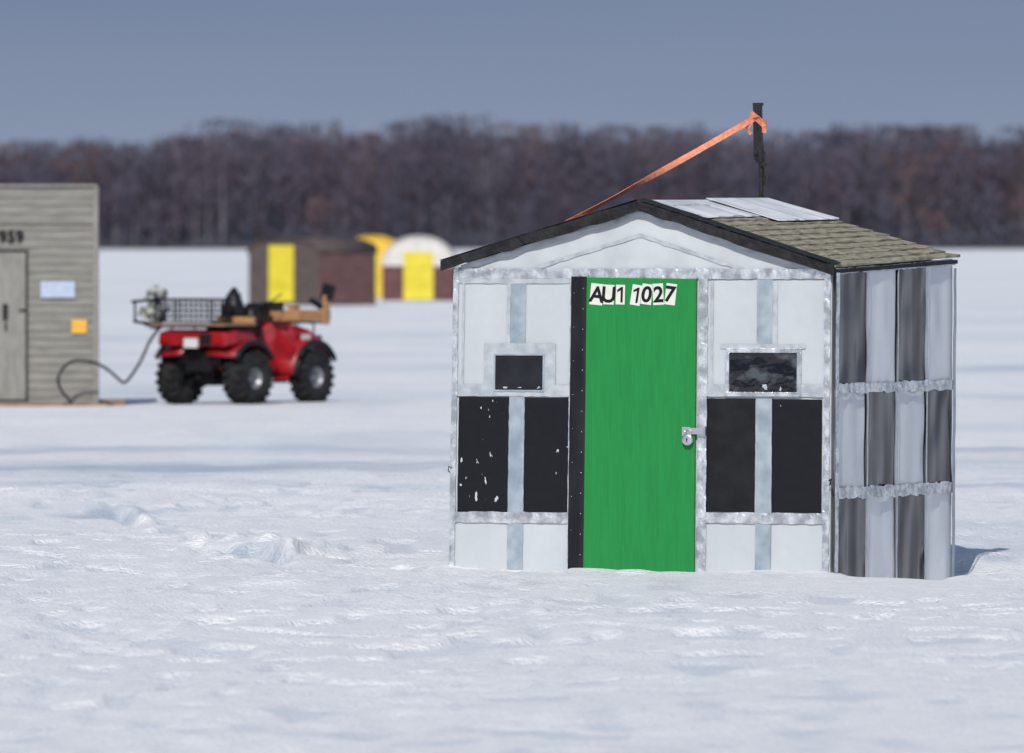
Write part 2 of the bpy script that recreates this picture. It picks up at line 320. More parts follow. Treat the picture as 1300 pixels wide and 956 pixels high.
pp(901,905,356,490,.011,M_clear,'tape_edge'); pp(583,586,356,490,.011,M_clear,'tape_edge')
def rake(name,off,dz0,dz1,y,mt,wav=.0,thick=0.0,x_in=0):
    mb=MB(); n=60; vs=[];fs=[]
    for i in range(n+1):
        a=i/n; x=-.04+x_in+(W+.085-2*x_in)*a
        zt=(EZ+.035+(RZ+.028-EZ-.035)*((x+.04)/(RX+.04))) if x<RX else (RZ+.028-(RZ+.028-EZ-.005)*((x-RX)/(W+.045-RX)))
        wv=wav*2*float(vn(a*19,1.3,off)); wv2=wav*2*float(vn(a*26,7.3,off))
        vs.append((x,y,zt+dz0+wv*.4)); vs.append((x,y+.004*float(vn(a*30,2,4)),zt+dz1+wv2))
    for i in range(n): fs.append((2*i,2*i+1,2*i+3,2*i+2))
    mb.add(vs,fs); return mb.build(name,hut,[mt],solid=thick)
rake('rake_fascia',1,.012,-.056,-.058,M_tar,.010,.012)
rake('rake_foil_trim',2,-.05,-.088,-.008,M_clear,.004,x_in=.12)
rake('gable_tape',3,-.20,-.225,-.006,M_clear,.006,x_in=.62)
def roofz(x,y):
    z=(EZ+.035+(RZ+.03-EZ-.035)*((x+.04)/(RX+.04))) if x<RX else (RZ+.03-(RZ+.03-EZ-.01)*((x-RX)/(W+.045-RX)))
    z+=.012*(y/D)+(.045*max(0,(x-RX)/(W-RX))*(y/D)); return z
def slope(name,xa,xb,ncourse,mt,th,ya,yb,lift=0,wav=.006,ste=.014):
    mb=MB()
    for c in range(ncourse):
        x0=xa+(xb-xa)*c/ncourse; x1=xa+(xb-xa)*(c+1.15 if c<ncourse-1 else c+1)/ncourse; n=40; vs=[];fs=[]
        for i in range(n+1):
            y=ya+(yb-ya)*i/n; ed=wav*2*float(vn(i*.8,c*3.1,7)); up=.5*wav*2*float(vn(i*.5,c*2.3,8))
            vs+= [(x0,y,roofz(x0,y)+lift+.001),(x1+ed,y,roofz(x1,y)+lift+ste+up),(x1+ed,y,roofz(x1,y)+lift-.002),(x0,y,roofz(x0,y)+lift-th)]
        for i in range(n):
            for q in range(4): fs.append((4*i+q,4*i+(q+1)%4,4*i+4+(q+1)%4,4*i+4+q))
        fs.append((0,1,2,3)); fs.append((4*n+3,4*n+2,4*n+1,4*n)); mb.add(vs,fs)
    return mb.build(name,hut,[mt])
slope('roof_right_slope',RX,W+.045,13,M_shing,.018,-.045,D+.05,wav=.012,ste=.012)
slope('roof_left_slope',RX,-.045,5,M_tar,.018,-.045,D+.05,ste=.006)
slope('roof_metal_sheet',RX-.02,RX+.38,1,M_rsheet,.002,.06,D+.04,lift=.018,ste=.004,wav=.018)
slope('roof_metal_sheet_cap',RX-.0,RX+.50,1,M_rsheet,.002,1.3,D+.02,lift=.024,ste=.003,wav=.018)
mb=MB()
n=40; vs=[];fs=[]
for i in range(n+1):
    x=-.045+(W+.09)*i/n; wv=.05*float(vn(i*.7,3,5))
    vs+=[(x,-.066,roofz(x,0)+.018),(x,.09+wv,roofz(x,0)+.026)]
for i in range(n): fs.append((2*i,2*i+1,2*i+3,2*i+2))
mb.add(vs,fs); mb.build('roof_edge_tar_strip',hut,[M_tar],solid=.004)
# door
M_green=mat('green_painted_plywood',(.0045,.180,.033),.36,c2=(.0058,.215,.040),nscale=5,stretch=(9,9,.7),bump=.35,bscale=9,bstretch=(14,14,.6),bdist=.006,lo=.3,hi=.7)
mb=MB(); dz=.034
pts=[(U(743),Z(743,722)-.10),(U(884.5),Z(884,730)-.10),(U(888)-.022,Z(888,354)),(U(745)-.022,Z(745,352))]
mb.add([(x,-dz,z) for x,z in pts]+[(x,-.004,z) for x,z in pts],[(0,1,2,3),(7,6,5,4)]+[(i,(i+1)%4,(i+1)%4+4,i+4) for i in range(4)])
mb.build('door',hut,[M_green],fn=lean,bevel=.003)
mb=MB(); n=40; vs=[];fs=[]
for i in range(n+1):
    z=-.15+(Z(735,351)+.15)*i/n; j=.004*float(vn(i*.6,1,2)); j2=.006*float(vn(i*.5,8,2))
    vs+=[(U(723.5)+j,-.020,z),(U(728),-.026,z),(U(737),-.034-j2,z),(U(743),-.040,z),(U(744.5),-.036,z)]
for i in range(n):
    for q in range(4): fs.append((5*i+q,5*i+q+1,5*i+6+q,5*i+5+q))
mb.add(vs,fs); mb.build('rubber_hinge_strip',hut,[M_rub],fn=lean,smooth=True)
mb=MB()
def rivet(px,py,off,r=.006): 
    x,z=U(px),Z(px,py); mb.lathe([(0,r),(-.003,r*.9),(-.005,r*.4),(-.0052,0.0001)],(x,-off,z),'y',10)
for py in range(366,716,26): rivet(740.5,py,.038,.004)
for py in range(372,716,43): rivet(728,py,.025,.003)
for (x0,x1,y0,y1) in ((922,1015,443,502),):
    for px in(x0+3,(x0+x1)/2,x1-3):
        for py in(y0+3,y1-3): rivet(px,py,.028,.0045)
for py in range(370,730,36): rivet(892,py,.0175,.003)
for py in (342,420,500,590,660): rivet(1049,py,.0185,.004)
mb.build('rivets',hut,[M_steel],fn=lean,smooth=True)
M_glass=mat('dark_window_glass',(.004,.005,.007),.08,c2=(.06,.07,.08),nscale=5,stretch=(1,1,1.6),lo=.52,hi=.60,spec=.6,bump=.3,bscale=4,bdist=.03)  # paler noise patches paint reflections and shapes behind the pane
M_glass2=mat('dark_vinyl_window',(.007,.008,.011),.3,c2=(.016,.017,.022),nscale=6,spec=.35)
def window(x0,x1,y0,y1,fw,gm,fm,th,tag):
    a0,a1=U(x0),U(x1); z1,z0=Z(x0,y0),Z(x0,y1); f=fw
    mb=MB(); mb.b2(a0,a1,-th,-.004,z1-f,z1); mb.b2(a0,a1,-th,-.004,z0,z0+f); mb.b2(a0,a0+f,-th+.0015,-.004,z0+f,z1-f); mb.b2(a1-f,a1,-th+.0015,-.004,z0+f,z1-f)
    mb.build('window_frame_'+tag,hut,[fm],fn=lean,bevel=.002)
    mb=MB(); mb.b2(a0+f+.001,a1-f-.001,-.0155,-.014,z0+f+.001,z1-f-.001); mb.build('window_glass_'+tag,hut,[gm],fn=lean)
pp(612,702,436,452,.011,M_clear,'window_tape'); pp(612,628,436,503,.0117,M_clear,'window_tape'); pp(687,704,436,503,.0122,M_clear,'window_tape')
window(625,690,449,497,.011,M_glass2,M_foil2,.020,'a')
pp(914,1022,437,443,.011,M_clear,'window_tape')
window(921,1017,442,503,.028,M_glass,M_foil,.027,'b')
# hasp and padlock
mb=MB()
x=U(882); z=Z(882,550)
mb.box((x+.02,-.045,z+.014),(.13,.004,.040)); mb.box((x-.035,-.040,z+.01),(.055,.008,.06)); mb.box((x+.075,-.028,z+.014),(.035,.02,.06))
mb.tube([(x-.038,-.05,z-.02),(x-.038,-.056,z+.012),(x-.028,-.058,z+.026),(x-.012,-.058,z+.026),(x-.002,-.056,z+.012),(x-.002,-.05,z-.02)],.006,n=8)
mb.build('hasp_and_shackle',hut,[M_steel],bevel=.001)
mb=MB(); mb.lathe([(-.014,.0001),(-.014,.026),(-.011,.037),(.008,.038),(.011,.026),(.011,.001)],(x-.020,-.058,z-.040),'y',24)
mb.build('padlock',hut,[M_steel],smooth=True)
mb=MB(); mb.box((x-.020,-.0735,z-.048),(.007,.002,.014)); mb.lathe([(0,.005),(-.002,.005),(-.002,.0001)],(x-.020,-.072,z-.036),'y',10); mb.build('keyhole',hut,[M_black])
M_plate=mat('white_number_plate',(.60,.60,.53),.5,c2=(.66,.66,.60),nscale=8); M_ink=mat('black_ink',(.008,.008,.010),.5,spec=.2)
def letter(ch,px,py,wpx,hpx,tilt,size,shear=.22,parent=hut,y=-.036,mtp=M_plate):
    cx,cz=U(px),Z(px,py); mb=MB(); mb.box((0,0,0),(wpx/198,.002,hpx/198)); o=mb.build('number_plate_'+ch,parent,[mtp])
    sh=.032*(cz/1.9)*(1-.6*cx/W)
    o.location=(cx+sh,y,cz); o.rotation_euler=(0,tilt,0)
    if ch=='1':
        G=[(.002,-.050),(.017,-.050),(.017,.050),(.006,.050),(-.022,.030),(-.022,.015),(.002,.028)]
        mb=MB(); mb.add([(gx,-.0022,gz) for gx,gz in G],[tuple(range(7))]); lo=mb.build('character_1',o,[M_ink]); return
    cu=bpy.data.curves.new('t','FONT'); cu.body=ch; cu.size=size; cu.align_x='CENTER'; cu.align_y='CENTER'; cu.offset=.0035; cu.extrude=.0004; cu.shear=shear
    to=bpy.data.objects.new('t',cu); COL.objects.link(to); bpy.context.view_layer.update()
    dg=bpy.context.evaluated_depsgraph_get(); me=bpy.data.meshes.new_from_object(to.evaluated_get(dg)); bpy.data.objects.remove(to)
    me.materials.clear(); me.materials.append(M_ink); xs_=[v.co.x for v in me.vertices]; ys_=[v.co.y for v in me.vertices]; mx_=(min(xs_)+max(xs_))/2; my_=(min(ys_)+max(ys_))/2
    for v in me.vertices: v.co=Vector(((v.co.x-mx_),-.0022-v.co.z,(v.co.y-my_)))
    lo=bpy.data.objects.new('character_'+ch,me); COL.objects.link(lo); lo.parent=o
for ch,px,py,wp,hp,ti in (('A',757.5,373.5,18,27,.10),('U',773,374,15,25,.04),('1',787.8,374,13,25,.03),('1',808,374.5,14,26,.16),('0',821.5,373.5,15,26,.12),('2',836,373.5,15,27,-.05),('7',852,373.5,15,27,.12)):
    letter(ch,px,py,wp-.8,hp,ti,.140,shear=.05)
# --- right side wall
M_dv=mat('smoked_vinyl',(.016,.015,.018),.25,c2=(.040,.037,.042),nscale=2.2,bump=.6,bscale=2.6,bstretch=(1,2.0,.7),bdist=.06,spec=.55,detail=1,bdet=0)
M_lv=mat('clear_vinyl_over_foam',(.60,.62,.65),.28,c2=(.70,.72,.75),nscale=2.2,bump=.3,bscale=2.6,bstretch=(1,2.0,.7),bdist=.04,detail=1,bdet=0)
def sidepatch(name,s0,s1,za,zb,off,mt,wr=.003,jit=.002,fq=(.30,.22)):
    mb=MB(); nu=max(2,int((s1-s0)*D/.03)); nz=max(2,int(abs(zb[0]-za[0])/.03)); vs=[];fs=[]; sd=int((s0*31+za[0]*17)*7)%60
    for j in range(nz+1):
        for i in range(nu+1):
            a=i/nu;c=j/nz; b0=za[0]+(za[1]-za[0])*a; b1=zb[0]+(zb[1]-zb[0])*a
            je=jit*2*float(vn(i*.5,sd+j,4)) if j in(0,nz) else 0; jx=jit*2*float(vn(j*.5,sd+i,5)) if i in(0,nu) else 0
            vs.append((W+off+wr*2*float(vn(i*fq[0]+sd,j*fq[1],6)),(s0+(s1-s0)*a)*D+jx,b0+(b1-b0)*c+je))
    n=nu+1
    for j in range(nz):
        for i in range(nu): fs.append((j*n+i,j*n+i+1,(j+1)*n+i+1,(j+1)*n+i))
    mb.add(vs,fs); return mb.build(name,hut,[mt],fn=lean,smooth=True)
rows=[((1.15,1.14),(EZ-.01,EZ+.06)),((.49,.455),(1.13,1.12)),((-.25,-.25),(.47,.44))]
cols=[0.012,.262,.508,.755,.995]
for r_,(za,zb) in enumerate(rows):
    for c_ in range(4):
        dark=(r_+c_)%2==0
        s0,s1=cols[c_],cols[c_+1]
        f=lambda z,s:z[0]+(z[1]-z[0])*s
        sidepatch(f'side_panel_{r_}{c_}',s0+.004,s1-.004,(f(za,s0),f(za,s1)),(f(zb,s0),f(zb,s1)),.010+(.003 if dark else 0),M_dv if dark else M_lv,wr=.009 if dark else .006,fq=(.20,.12))
sidepatch('side_tape_a',0,1,(1.11,1.10),(1.175,1.165),.026,M_foil,wr=.004,jit=.008)
sidepatch('side_tape_b',0,1,(.44,.415),(.515,.49),.026,M_foil,wr=.004,jit=.008)
sidepatch('side_tape_top',0,1,(1.868,1.92),(1.905,1.955),.022,M_clear,wr=.003,jit=.004)
for s in(.0,.262,.508,.755): sidepatch(f'side_seam_{int(s*100)}',s,s+.012,(-.2,-.2),(1.87,1.9),.0235,M_clear,wr=.002)
sidepatch('corner_tape_side',0,.028,(-.2,-.2),(1.88,1.88),.029,M_foil,wr=.003); sidepatch('corner_tape_back',.975,1.0,(-.2,-.2),(1.9,1.9),.029,M_foil2,wr=.003)
mb=MB(); mb.b2(W+.012,W+.04,-.03,D+.03,EZ-.030,EZ-.005,0)
def tilt(x,y,z): return (x,y,z+.055*y/D)
mb.build('eave_board',hut,[M_tar],fn=tilt)
mb=MB()
bx,by=1.235,2.63
mb.tube([(bx+.005,by,.2),(bx,by,2.72)],.0175,n=12); mb.box((bx-.022,by,2.80),(.052,.05,.36),rot=(0,-.02,0)); mb.tube([(bx-.006,by,2.60),(bx-.006,by,2.68)],.034,n=10)
mb.box((bx+.03,by-.02,2.59),(.05,.03,.025)); mb.box((bx+.035,by-.02,2.50),(.02,.03,.05),rot=(0,.4,0)); mb.box((bx-.03,by-.02,2.665),(.03,.03,.03)); mb.tube([(bx+.03,by-.03,2.64),(bx+.034,by-.03,2.45)],.006,n=6)
mb.box((bx-.022,by,2.99),(.06,.055,.02))
mb.build('roof_post',hut,[M_black],bevel=.004)
def ribbon(name,pts,wd,th=.003,twist=0.0,mt=M_orange):
    mb=MB(); vs=[];fs=[]; P=[Vector(p) for p in pts]
    out=[]
    for i in range(len(P)-1):
        for q in range(12): out.append(P[i].lerp(P[i+1],q/12))
    out.append(P[-1]); n=len(out)
    for i,p in enumerate(out):
        d=(out[min(i+1,n-1)]-out[max(i-1,0)]).normalized(); u=Vector((0,-.25,1)); u=(u-d*u.dot(d))
        if u.length<.05: u=Vector((1,0,0))
        u.normalize(); a=twist*math.sin(i*.17); s=d.cross(u); u=u*math.cos(a)+s*math.sin(a); s=d.cross(u)
        for q in((-1,-1),(1,-1),(1,1),(-1,1)): vs.append(p+u*q[0]*wd/2+s*q[1]*th/2)
    for i in range(n-1):
        for q in range(4): fs.append((4*i+q,4*i+(q+1)%4,4*i+4+(q+1)%4,4*i+4+q))
    mb.add(vs,fs); return mb.build(name,hut,[mt])
A=Vector((bx-.03,by-.03,2.90)); B=Vector((-.07,1.25,1.985)); mid=A.lerp(B,.5)-Vector((0,0,.010))
q1=A.lerp(B,.25)-Vector((0,0,.008)); q2=A.lerp(B,.75)-Vector((0,0,.008))
ribbon('orange_tie_strap',[A,q1,mid,q2,B,(-.075,1.25,1.8),(-.03,1.25,.1)],.040,twist=.7)
ribbon('strap_wrap',[(bx-.06,by-.035,2.93),(bx+.02,by-.04,2.865),(bx+.03,by+.04,2.865)],.045)
ribbon('strap_wrap_lower',[(bx-.09,by-.035,2.875),(bx-.0,by-.045,2.90),(bx+.035,by-.04,2.84),(bx+.03,by-.03,2.80)],.030,twist=.6)
ribbon('strap_tail',[(bx-.05,by-.05,2.88),(bx-.08,by-.06,2.83),(bx-.05,by-.06,2.79)],.025,twist=.5)
mb=MB(); mb.tube([(.02,-.02,.62),(.006,-.035,.63),(.004,-.035,.60),(.014,-.03,.59)],.004); mb.tube([(W+.0,-.02,.56),(W+.02,-.035,.57),(W+.01,-.04,.53)],.006)
mb.build('corner_hooks',hut,[M_black])
# ------------------------------------------------------------------ GREY HUT
gh=empty('ice_fishing_hut',(-5.23-2.6,119.1,0),math.radians(2))
M_grey=mat('grey_weathered_siding',(.185,.180,.160),.85,c2=(.25,.243,.22),nscale=3,stretch=(1,1,5),bump=.5,bscale=10,bstretch=(1,1,8),spec=.2)
M_grey2=mat('grey_door_board',(.20,.195,.175),.85,c2=(.26,.255,.235),nscale=4,stretch=(3,1,1),spec=.2); M_wood=mat('tan_wood',(.34,.17,.07),.7,c2=(.46,.26,.12),nscale=6,stretch=(1,6,6)); M_dkwood=mat('brown_skid',(.20,.12,.07),.8,c2=(.3,.2,.13),nscale=5)
GW,GD,GH=2.6,2.6,2.79
mb=MB(); mb.b2(0,GW,.02,GD,-.1,GH-.03)
nb=26
for i in range(nb):
    z0=.0+(GH-.06)*i/nb; z1=.0+(GH-.06)*(i+1)/nb
    mb.add([(0,.008,z1),(GW+.01,.008,z1),(GW+.01,-.004,z0+.004),(0,-.004,z0+.004),(0,.008,z0+.004),(GW+.01,.008,z0+.004)],[(0,1,2,3),(3,2,5,4)])
mb.build('siding_walls',gh,[M_grey])
mb=MB(); mb.b2(-.05,GW+.0,-.02,GD+.05,GH-.03,GH); mb.build('roof_slab',gh,[M_grey2])
mb=MB(); mb.b2(-.02,GW+.015,-.022,-.008,GH-.50,GH-.48); mb.b2(GW-.05,GW+.018,-.026,-.008,-.05,GH-.04); mb.b2(GW-1.35,GW-.86,-.024,-.007,1.965,1.985);mb.build('trim_boards',gh,[M_grey2],bevel=.004)
mb=MB(); mb.b2(GW-1.65,GW-.90,-.040,-.008,.08,1.93); mb.build('door_panel',gh,[M_grey2],bevel=.004)
mb=MB(); mb.b2(GW-.895,GW-.875,-.03,-.006,.05,1.96); mb.b2(GW-1.65,GW-.9,-.03,-.006,1.935,1.96); mb.build('door_gap_seal',gh,[M_black])  # black strips drawn as the recess lines around the door
mb=MB(); mb.b2(GW-1.19,GW-1.12,-.055,-.041,1.08,1.28); mb.tube([(GW-1.15,-.06,1.05),(GW-1.15,-.075,1.0),(GW-1.15,-.06,.95)],.012); mb.box((GW-.93,-.05,1.2),(.10,.012,.03)); mb.build('latch',gh,[M_black])
M_paper=mat('pale_blue_notice',(.36,.42,.55),.6,c2=(.43,.49,.62),nscale=20); M_sq=mat('orange_reflector_square',(.66,.33,.03),.5,c2=(.72,.40,.05),nscale=20)
mb=MB(); mb.b2(GW-.71,GW-.28,-.03,-.024,1.36,1.57); mb.build('notice_card',gh,[M_paper])
mb=MB(); mb.b2(GW-.32,GW-.13,-.032,-.026,.91,1.085); mb.build('reflector_square',gh,[M_sq])
mb=MB(); mb.b2(-.1,GW+.12,-.10,.02,-.06,.03); mb.b2(GW+.03,GW+.36,.1,.22,-.05,.07); mb.build('skids',gh,[M_dkwood],bevel=.01)
def textmesh(body,size,name,parent,loc,mt,offset=.004):
    cu=bpy.data.curves.new('t','FONT'); cu.body=body; cu.size=size; cu.align_x='RIGHT'; cu.offset=offset; cu.extrude=.001
    to=bpy.data.objects.new('t',cu); COL.objects.link(to); bpy.context.view_layer.update()
    me=bpy.data.meshes.new_from_object(to.evaluated_get(bpy.context.evaluated_depsgraph_get())); bpy.data.objects.remove(to)
    me.materials.clear(); me.materials.append(mt); lo=bpy.data.objects.new(name,me); COL.objects.link(lo); lo.parent=parent; lo.location=loc; lo.rotation_euler=(math.pi/2,0,0)
textmesh('959',.215,'painted_number',gh,(GW-.92,-.029,2.06),M_ink)
# ------------------------------------------------------------------ distant huts
def arch_hut(loc,rz,Wd,Dp,hw,ht,mfront,mside,mroof,door,mdoor,npts=14,pw=1.0):
    e=empty('ice_fishing_hut',loc,math.radians(rz))
    arc=[(Wd/2-Wd/2*math.cos(math.pi*i/npts),hw+(ht-hw)*math.sin(math.pi*i/npts)**pw) for i in range(npts+1)]
    P=[(0,-.1),(Wd,-.1)]+[(x,z) for x,z in reversed(arc)]
    mb=MB(); n=len(P)
    mb.add([(x,0,z) for x,z in P],[tuple(range(n))]); mb.add([(x,Dp,z) for x,z in P],[tuple(range(n-1,-1,-1))])
    mb.build('end_walls',e,[mfront])
    mb=MB()
    nb=10
    for sx,sg in((0,-1),(Wd,1)):
        for i in range(nb):
            z0=hw*i/nb; z1=hw*(i+1)/nb; mb.b2(sx-.02,sx+.02+.002*sg,0.001,Dp,z0+.01,z1)
        mb.b2(sx-.015,sx+.015,.001,Dp,-.1,hw)
    mb.build('side_walls',e,[mside])
    mb=MB(); vs=[];fs=[]
    for x,z in arc: 
        cx=Wd/2; k_=1.02; vs+=[(cx+(x-cx)*k_,-.08,hw+(z-hw)*k_+.01),(cx+(x-cx)*k_,Dp+.08,hw+(z-hw)*k_+.01)]
    for i in range(npts): fs.append((2*i,2*i+1,2*i+3,2*i+2))
    mb.add(vs,fs); mb.build('curved_roof',e,[mroof],solid=.04,smooth=True)
    if door:
        x0,x1,z0,z1=door; mb=MB(); mb.b2(x0,x1,-.05,-.002,z0,z1); mb.build('door',e,[mdoor],bevel=.01)
        mb=MB(); 
        for a in(.3,.7): mb.b2(x0+.04,x1-.04,-.07,-.051,z0+(z1-z0)*a-.04,z0+(z1-z0)*a+.04)
        mb.b2(x1-.12,x1-.06,-.09,-.071,(z0+z1)/2-.06,(z0+z1)/2+.06)
        mb.build('door_battens',e,[mdoor])
    return e
M_brown=mat('dark_brown_boards',(.055,.042,.040),.75,c2=(.095,.072,.066),nscale=2,stretch=(1,1,6)); M_redb=mat('red_brown_boards',(.12,.055,.055),.7,c2=(.18,.09,.085),nscale=2,stretch=(1,1,6))
M_yel=mat('yellow_paint',(.58,.48,.02),.5,c2=(.66,.55,.04),nscale=2); M_yel2=mat('orange_yellow_paint',(.64,.40,.03),.5,c2=(.72,.47,.04),nscale=2); M_wht=mat('white_canvas',(.52,.50,.47),.7,c2=(.62,.60,.57),nscale=3); M_maroon=mat('maroon_boards',(.075,.028,.030),.7,c2=(.12,.048,.045),nscale=3)
arch_hut((-8.41,302.6,0),-35,2.76,3.07,1.66,2.12,M_brown,M_redb,M_brown,(.80,1.78,.12,1.92),M_yel,pw=.6)
arch_hut((-6.0,343,0),-8,1.75,2.2,1.65,2.22,M_yel2,M_yel2,M_yel2,(.5,1.2,.1,1.7),M_yel)
arch_hut((-4.45,325.5,0),-3,2.42,2.3,1.20,2.2,M_maroon,M_maroon,M_wht,(.72,1.75,.03,1.68),M_yel)
e=bpy.data.objects['ice_fishing_hut.004']
mb=MB(); arc=[(1.21-1.21*math.cos(math.pi*i/14),1.20+1.0*math.sin(math.pi*i/14)) for i in range(15)]
mb.add([(x,-.02,z) for x,z in arc],[tuple(range(15))]); mb.build('white_gable',e,[M_wht])
# ------------------------------------------------------------------ ATV
av=empty('all_terrain_vehicle',(-3.40,120.9,0.0),math.radians(90-38))
M_red=mat('red_plastic_body',(.22,.006,.012),.4,c2=(.34,.010,.018),nscale=5,coat=.1); M_tire=mat('tire_rubber',(.010,.010,.011),.85,c2=(.03,.03,.032),nscale=9,spec=.2); M_rim=mat('grey_rim',(.24,.25,.27),.4,metal=.4)
M_blkp=mat('black_plastic',(.009,.009,.011),.5,spec=.3); M_seat=mat('black_vinyl_seat',(.009,.009,.011),.4,spec=.3); M_lens=mat('red_lens',(.35,.006,.006),.2); M_amb=mat('dirty_white_wrap',(.50,.51,.49),.7,c2=(.09,.10,.09),nscale=9,lo=.42,hi=.58); M_white=mat('white_label',(.60,.60,.60),.5)
TR=.56; WB=.635; R=.335
for i,(wx_,wy_) in enumerate(((-WB,TR),(-WB,-TR),(WB,TR),(WB,-TR))):
    sg=1 if wy_>0 else -1; wd=.30 if wx_<0 else .23
    mb=MB(); h=wd/2
    mb.lathe([(-h*.75,.135),(-h,.18),(-h*1.04,.25),(-h*.86,.305),(-h*.4,.325),(0,.328),(h*.4,.325),(h*.86,.305),(h*1.04,.25),(h,.18),(h*.75,.135)],(0,0,0),'y',36)
    for q in range(18):
        t=2*math.pi*q/18
        for s in(-1,1):
            tt=t+(math.pi/18 if s>0 else 0); 
            mb.box((.328*math.cos(tt),s*h*.48,.328*math.sin(tt)),(.04,h*.78,.05),rot=(s*.25,-tt,0)); mb.box((.300*math.cos(tt),s*h*.93,.300*math.sin(tt)),(.05,.03,.04),rot=(0,-tt,0))
    o=mb.build(f'tire_{i+1}',av,[M_tire],smooth=False); o.location=(wx_,wy_,R)
    mb=MB()
    mb.lathe([(-h*.7,.138),(0,.12),(h*.7,.138)],(0,0,0),'y',28)
    mb.lathe([(sg*h*.76,.142),(sg*h*.60,.120),(sg*h*.15,.105),(sg*h*.10,.06),(sg*h*.35,.05),(sg*h*.45,.03),(sg*h*.45,.0005)],(0,0,0),'y',28)
    for q in range(4): mb.lathe([(sg*h*.1,.010),(sg*h*.3,.010),(sg*h*.3,.0005)],(.078*math.cos(q*1.57),0,.078*math.sin(q*1.57)),'y',8)
    o=mb.build(f'rim_{i+1}',av,[M_rim],smooth=True); o.location=(wx_,wy_,R)
mb=MB(); mb.tube([(-WB,-.5,R),(-WB,.5,R)],.04); mb.tube([(WB,-.5,R),(WB,.5,R)],.03); mb.box((-WB,0,R),(.25,.2,.2))
for s in(-1,1):
    mb.tube([(-.85,s*.15,.5),(.85,s*.15,.45)],.02); mb.tube([(WB,s*.45,.36),(WB-.05,s*.18,.75)],.03); mb.tube([(-WB,s*.4,.36),(-WB+.1,s*.2,.75)],.03); mb.tube([(WB,s*.48,.3),(WB-.2,s*.1,.3)],.018)
mb.box((.0,0,.45),(.55,.30,.34)); mb.tube([(-.95,-.2,.55),(-.35,-.2,.5),(.1,-.2,.45)],.055); mb.box((0,.36,.28),(.5,.24,.03)); mb.box((0,-.36,.28),(.5,.24,.03))
mb.box((-.95,0,.35),(.05,.05,.05)); mb.box((-.92,0,.47),(.06,.42,.10)); mb.box((-.6,0,.60),(.7,.70,.16)); mb.box((.65,0,.55),(.5,.45,.25))
mb.build('frame_and_engine',av,[M_blkp],bevel=.01)
def fender(mb,cx,s,y0,y1,r,a0,a1,zc=.40,drop=.03):
    n=12; vs=[];fs=[]
    for i in range(n+1):
        a=math.radians(a0+(a1-a0)*i/n); c,sn=math.cos(a),math.sin(a)
        for (yy,dr) in((y0,.05),((y0*.5+y1*.5),.02),(y1-.03,0),(y1,-drop)):
            rr=r+dr; vs.append((cx+rr*c*1.05,s*yy,zc+rr*sn))
    for i in range(n):
        for q in range(3): fs.append((4*i+q,4*i+q+1,4*i+5+q,4*i+4+q))
    mb.add(vs,fs)
mb=MB()
for s in(-1,1): fender(mb,-WB,s,.20,.64,.40,28,150); fender(mb,WB,s,.22,.62,.40,25,185)
mb.build('fenders',av,[M_red],solid=.012,smooth=True)
mb=MB()
for s in(-1,1):
    for cx_,a0,a1,y1 in((-WB,26,152,.66),(WB,22,187,.64)):
        P_=[(cx_+.385*1.05*math.cos(math.radians(a0+(a1-a0)*i/12)),s*y1,.40+.385*math.sin(math.radians(a0+(a1-a0)*i/12))) for i in range(13)]
        mb.tube(P_,.034,n=6)
mb.build('fender_edge_trim',av,[M_blkp],smooth=True)
mb=MB()
def loft(mb,secs,mi=0):
    vs=[];fs=[]
    for (x,wb_,wt,z0,z1) in secs:
        vs+=[(x,-wb_,z0),(x,wb_,z0),(x,wb_*1.0,z0+(z1-z0)*.55),(x,wt,z1),(x,-wt,z1),(x,-wb_,z0+(z1-z0)*.55)]
    for i in range(len(secs)-1):
        for q in range(6): fs.append((6*i+q,6*i+(q+1)%6,6*i+6+(q+1)%6,6*i+6+q))
    fs.append(tuple(range(5,-1,-1))); fs.append(tuple(6*(len(secs)-1)+q for q in range(6))); mb.add(vs,fs,mi)
loft(mb,[(-1.08,.56,.54,.74,.92),(-.9,.60,.56,.76,.95),(-.5,.56,.50,.78,.93),(-.25,.40,.28,.74,.88),(-.15,.24,.18,.66,.84)])
loft(mb,[(.12,.18,.12,.55,.92),(.28,.28,.20,.58,1.04),(.5,.40,.30,.74,1.03),(.8,.46,.38,.78,.94),(1.02,.42,.34,.72,.86),(1.10,.34,.25,.60,.78)])
loft(mb,[(-.2,.20,.16,.58,.80),(.2,.20,.14,.55,.88)])
mb.build('body_panels',av,[M_red],bevel=.02,seg=2,smooth=False)
mb=MB()
for s in(-1,1):
    mb.add([(.20,s*.28,.30),(.22,s*.52,.30),(.26,s*.60,.72),(.24,s*.30,.95)],[(0,1,2,3)]); mb.add([(-.22,s*.28,.36),(-.25,s*.48,.38),(-.28,s*.56,.74),(-.22,s*.30,.78)],[(0,1,2,3)])
mb.build('leg_shields',av,[M_red],solid=.015)
mb=MB(); loft(mb,[(-.62,.17,.12,.86,1.0),(-.5,.19,.15,.86,1.07),(-.2,.18,.14,.82,1.0),(.1,.14,.10,.82,.98),(.2,.11,.08,.84,1.02)]); mb.build('seat',av,[M_seat],bevel=.03,seg=3,smooth=True)
mb=MB()
mb.tube([(.30,0,.95),(.20,0,1.17)],.035); mb.tube([(.02,-.42,1.22),(.10,-.28,1.25),(.19,-.10,1.19),(.19,.10,1.19),(.10,.28,1.25),(.02,.42,1.22)],.018)
for s in(-1,1): mb.tube([(.02,s*.43,1.22),(.07,s*.30,1.24)],.028); mb.box((.11,s*.27,1.26),(.08,.10,.08)); mb.tube([(.10,s*.30,1.25),(.12,s*.42,1.23)],.010); mb.box((.14,s*.40,1.24),(.05,.16,.12),rot=(0,0,-s*.3)); mb.tube([(.12,s*.2,1.24),(.3,s*.34,1.40)],.010)
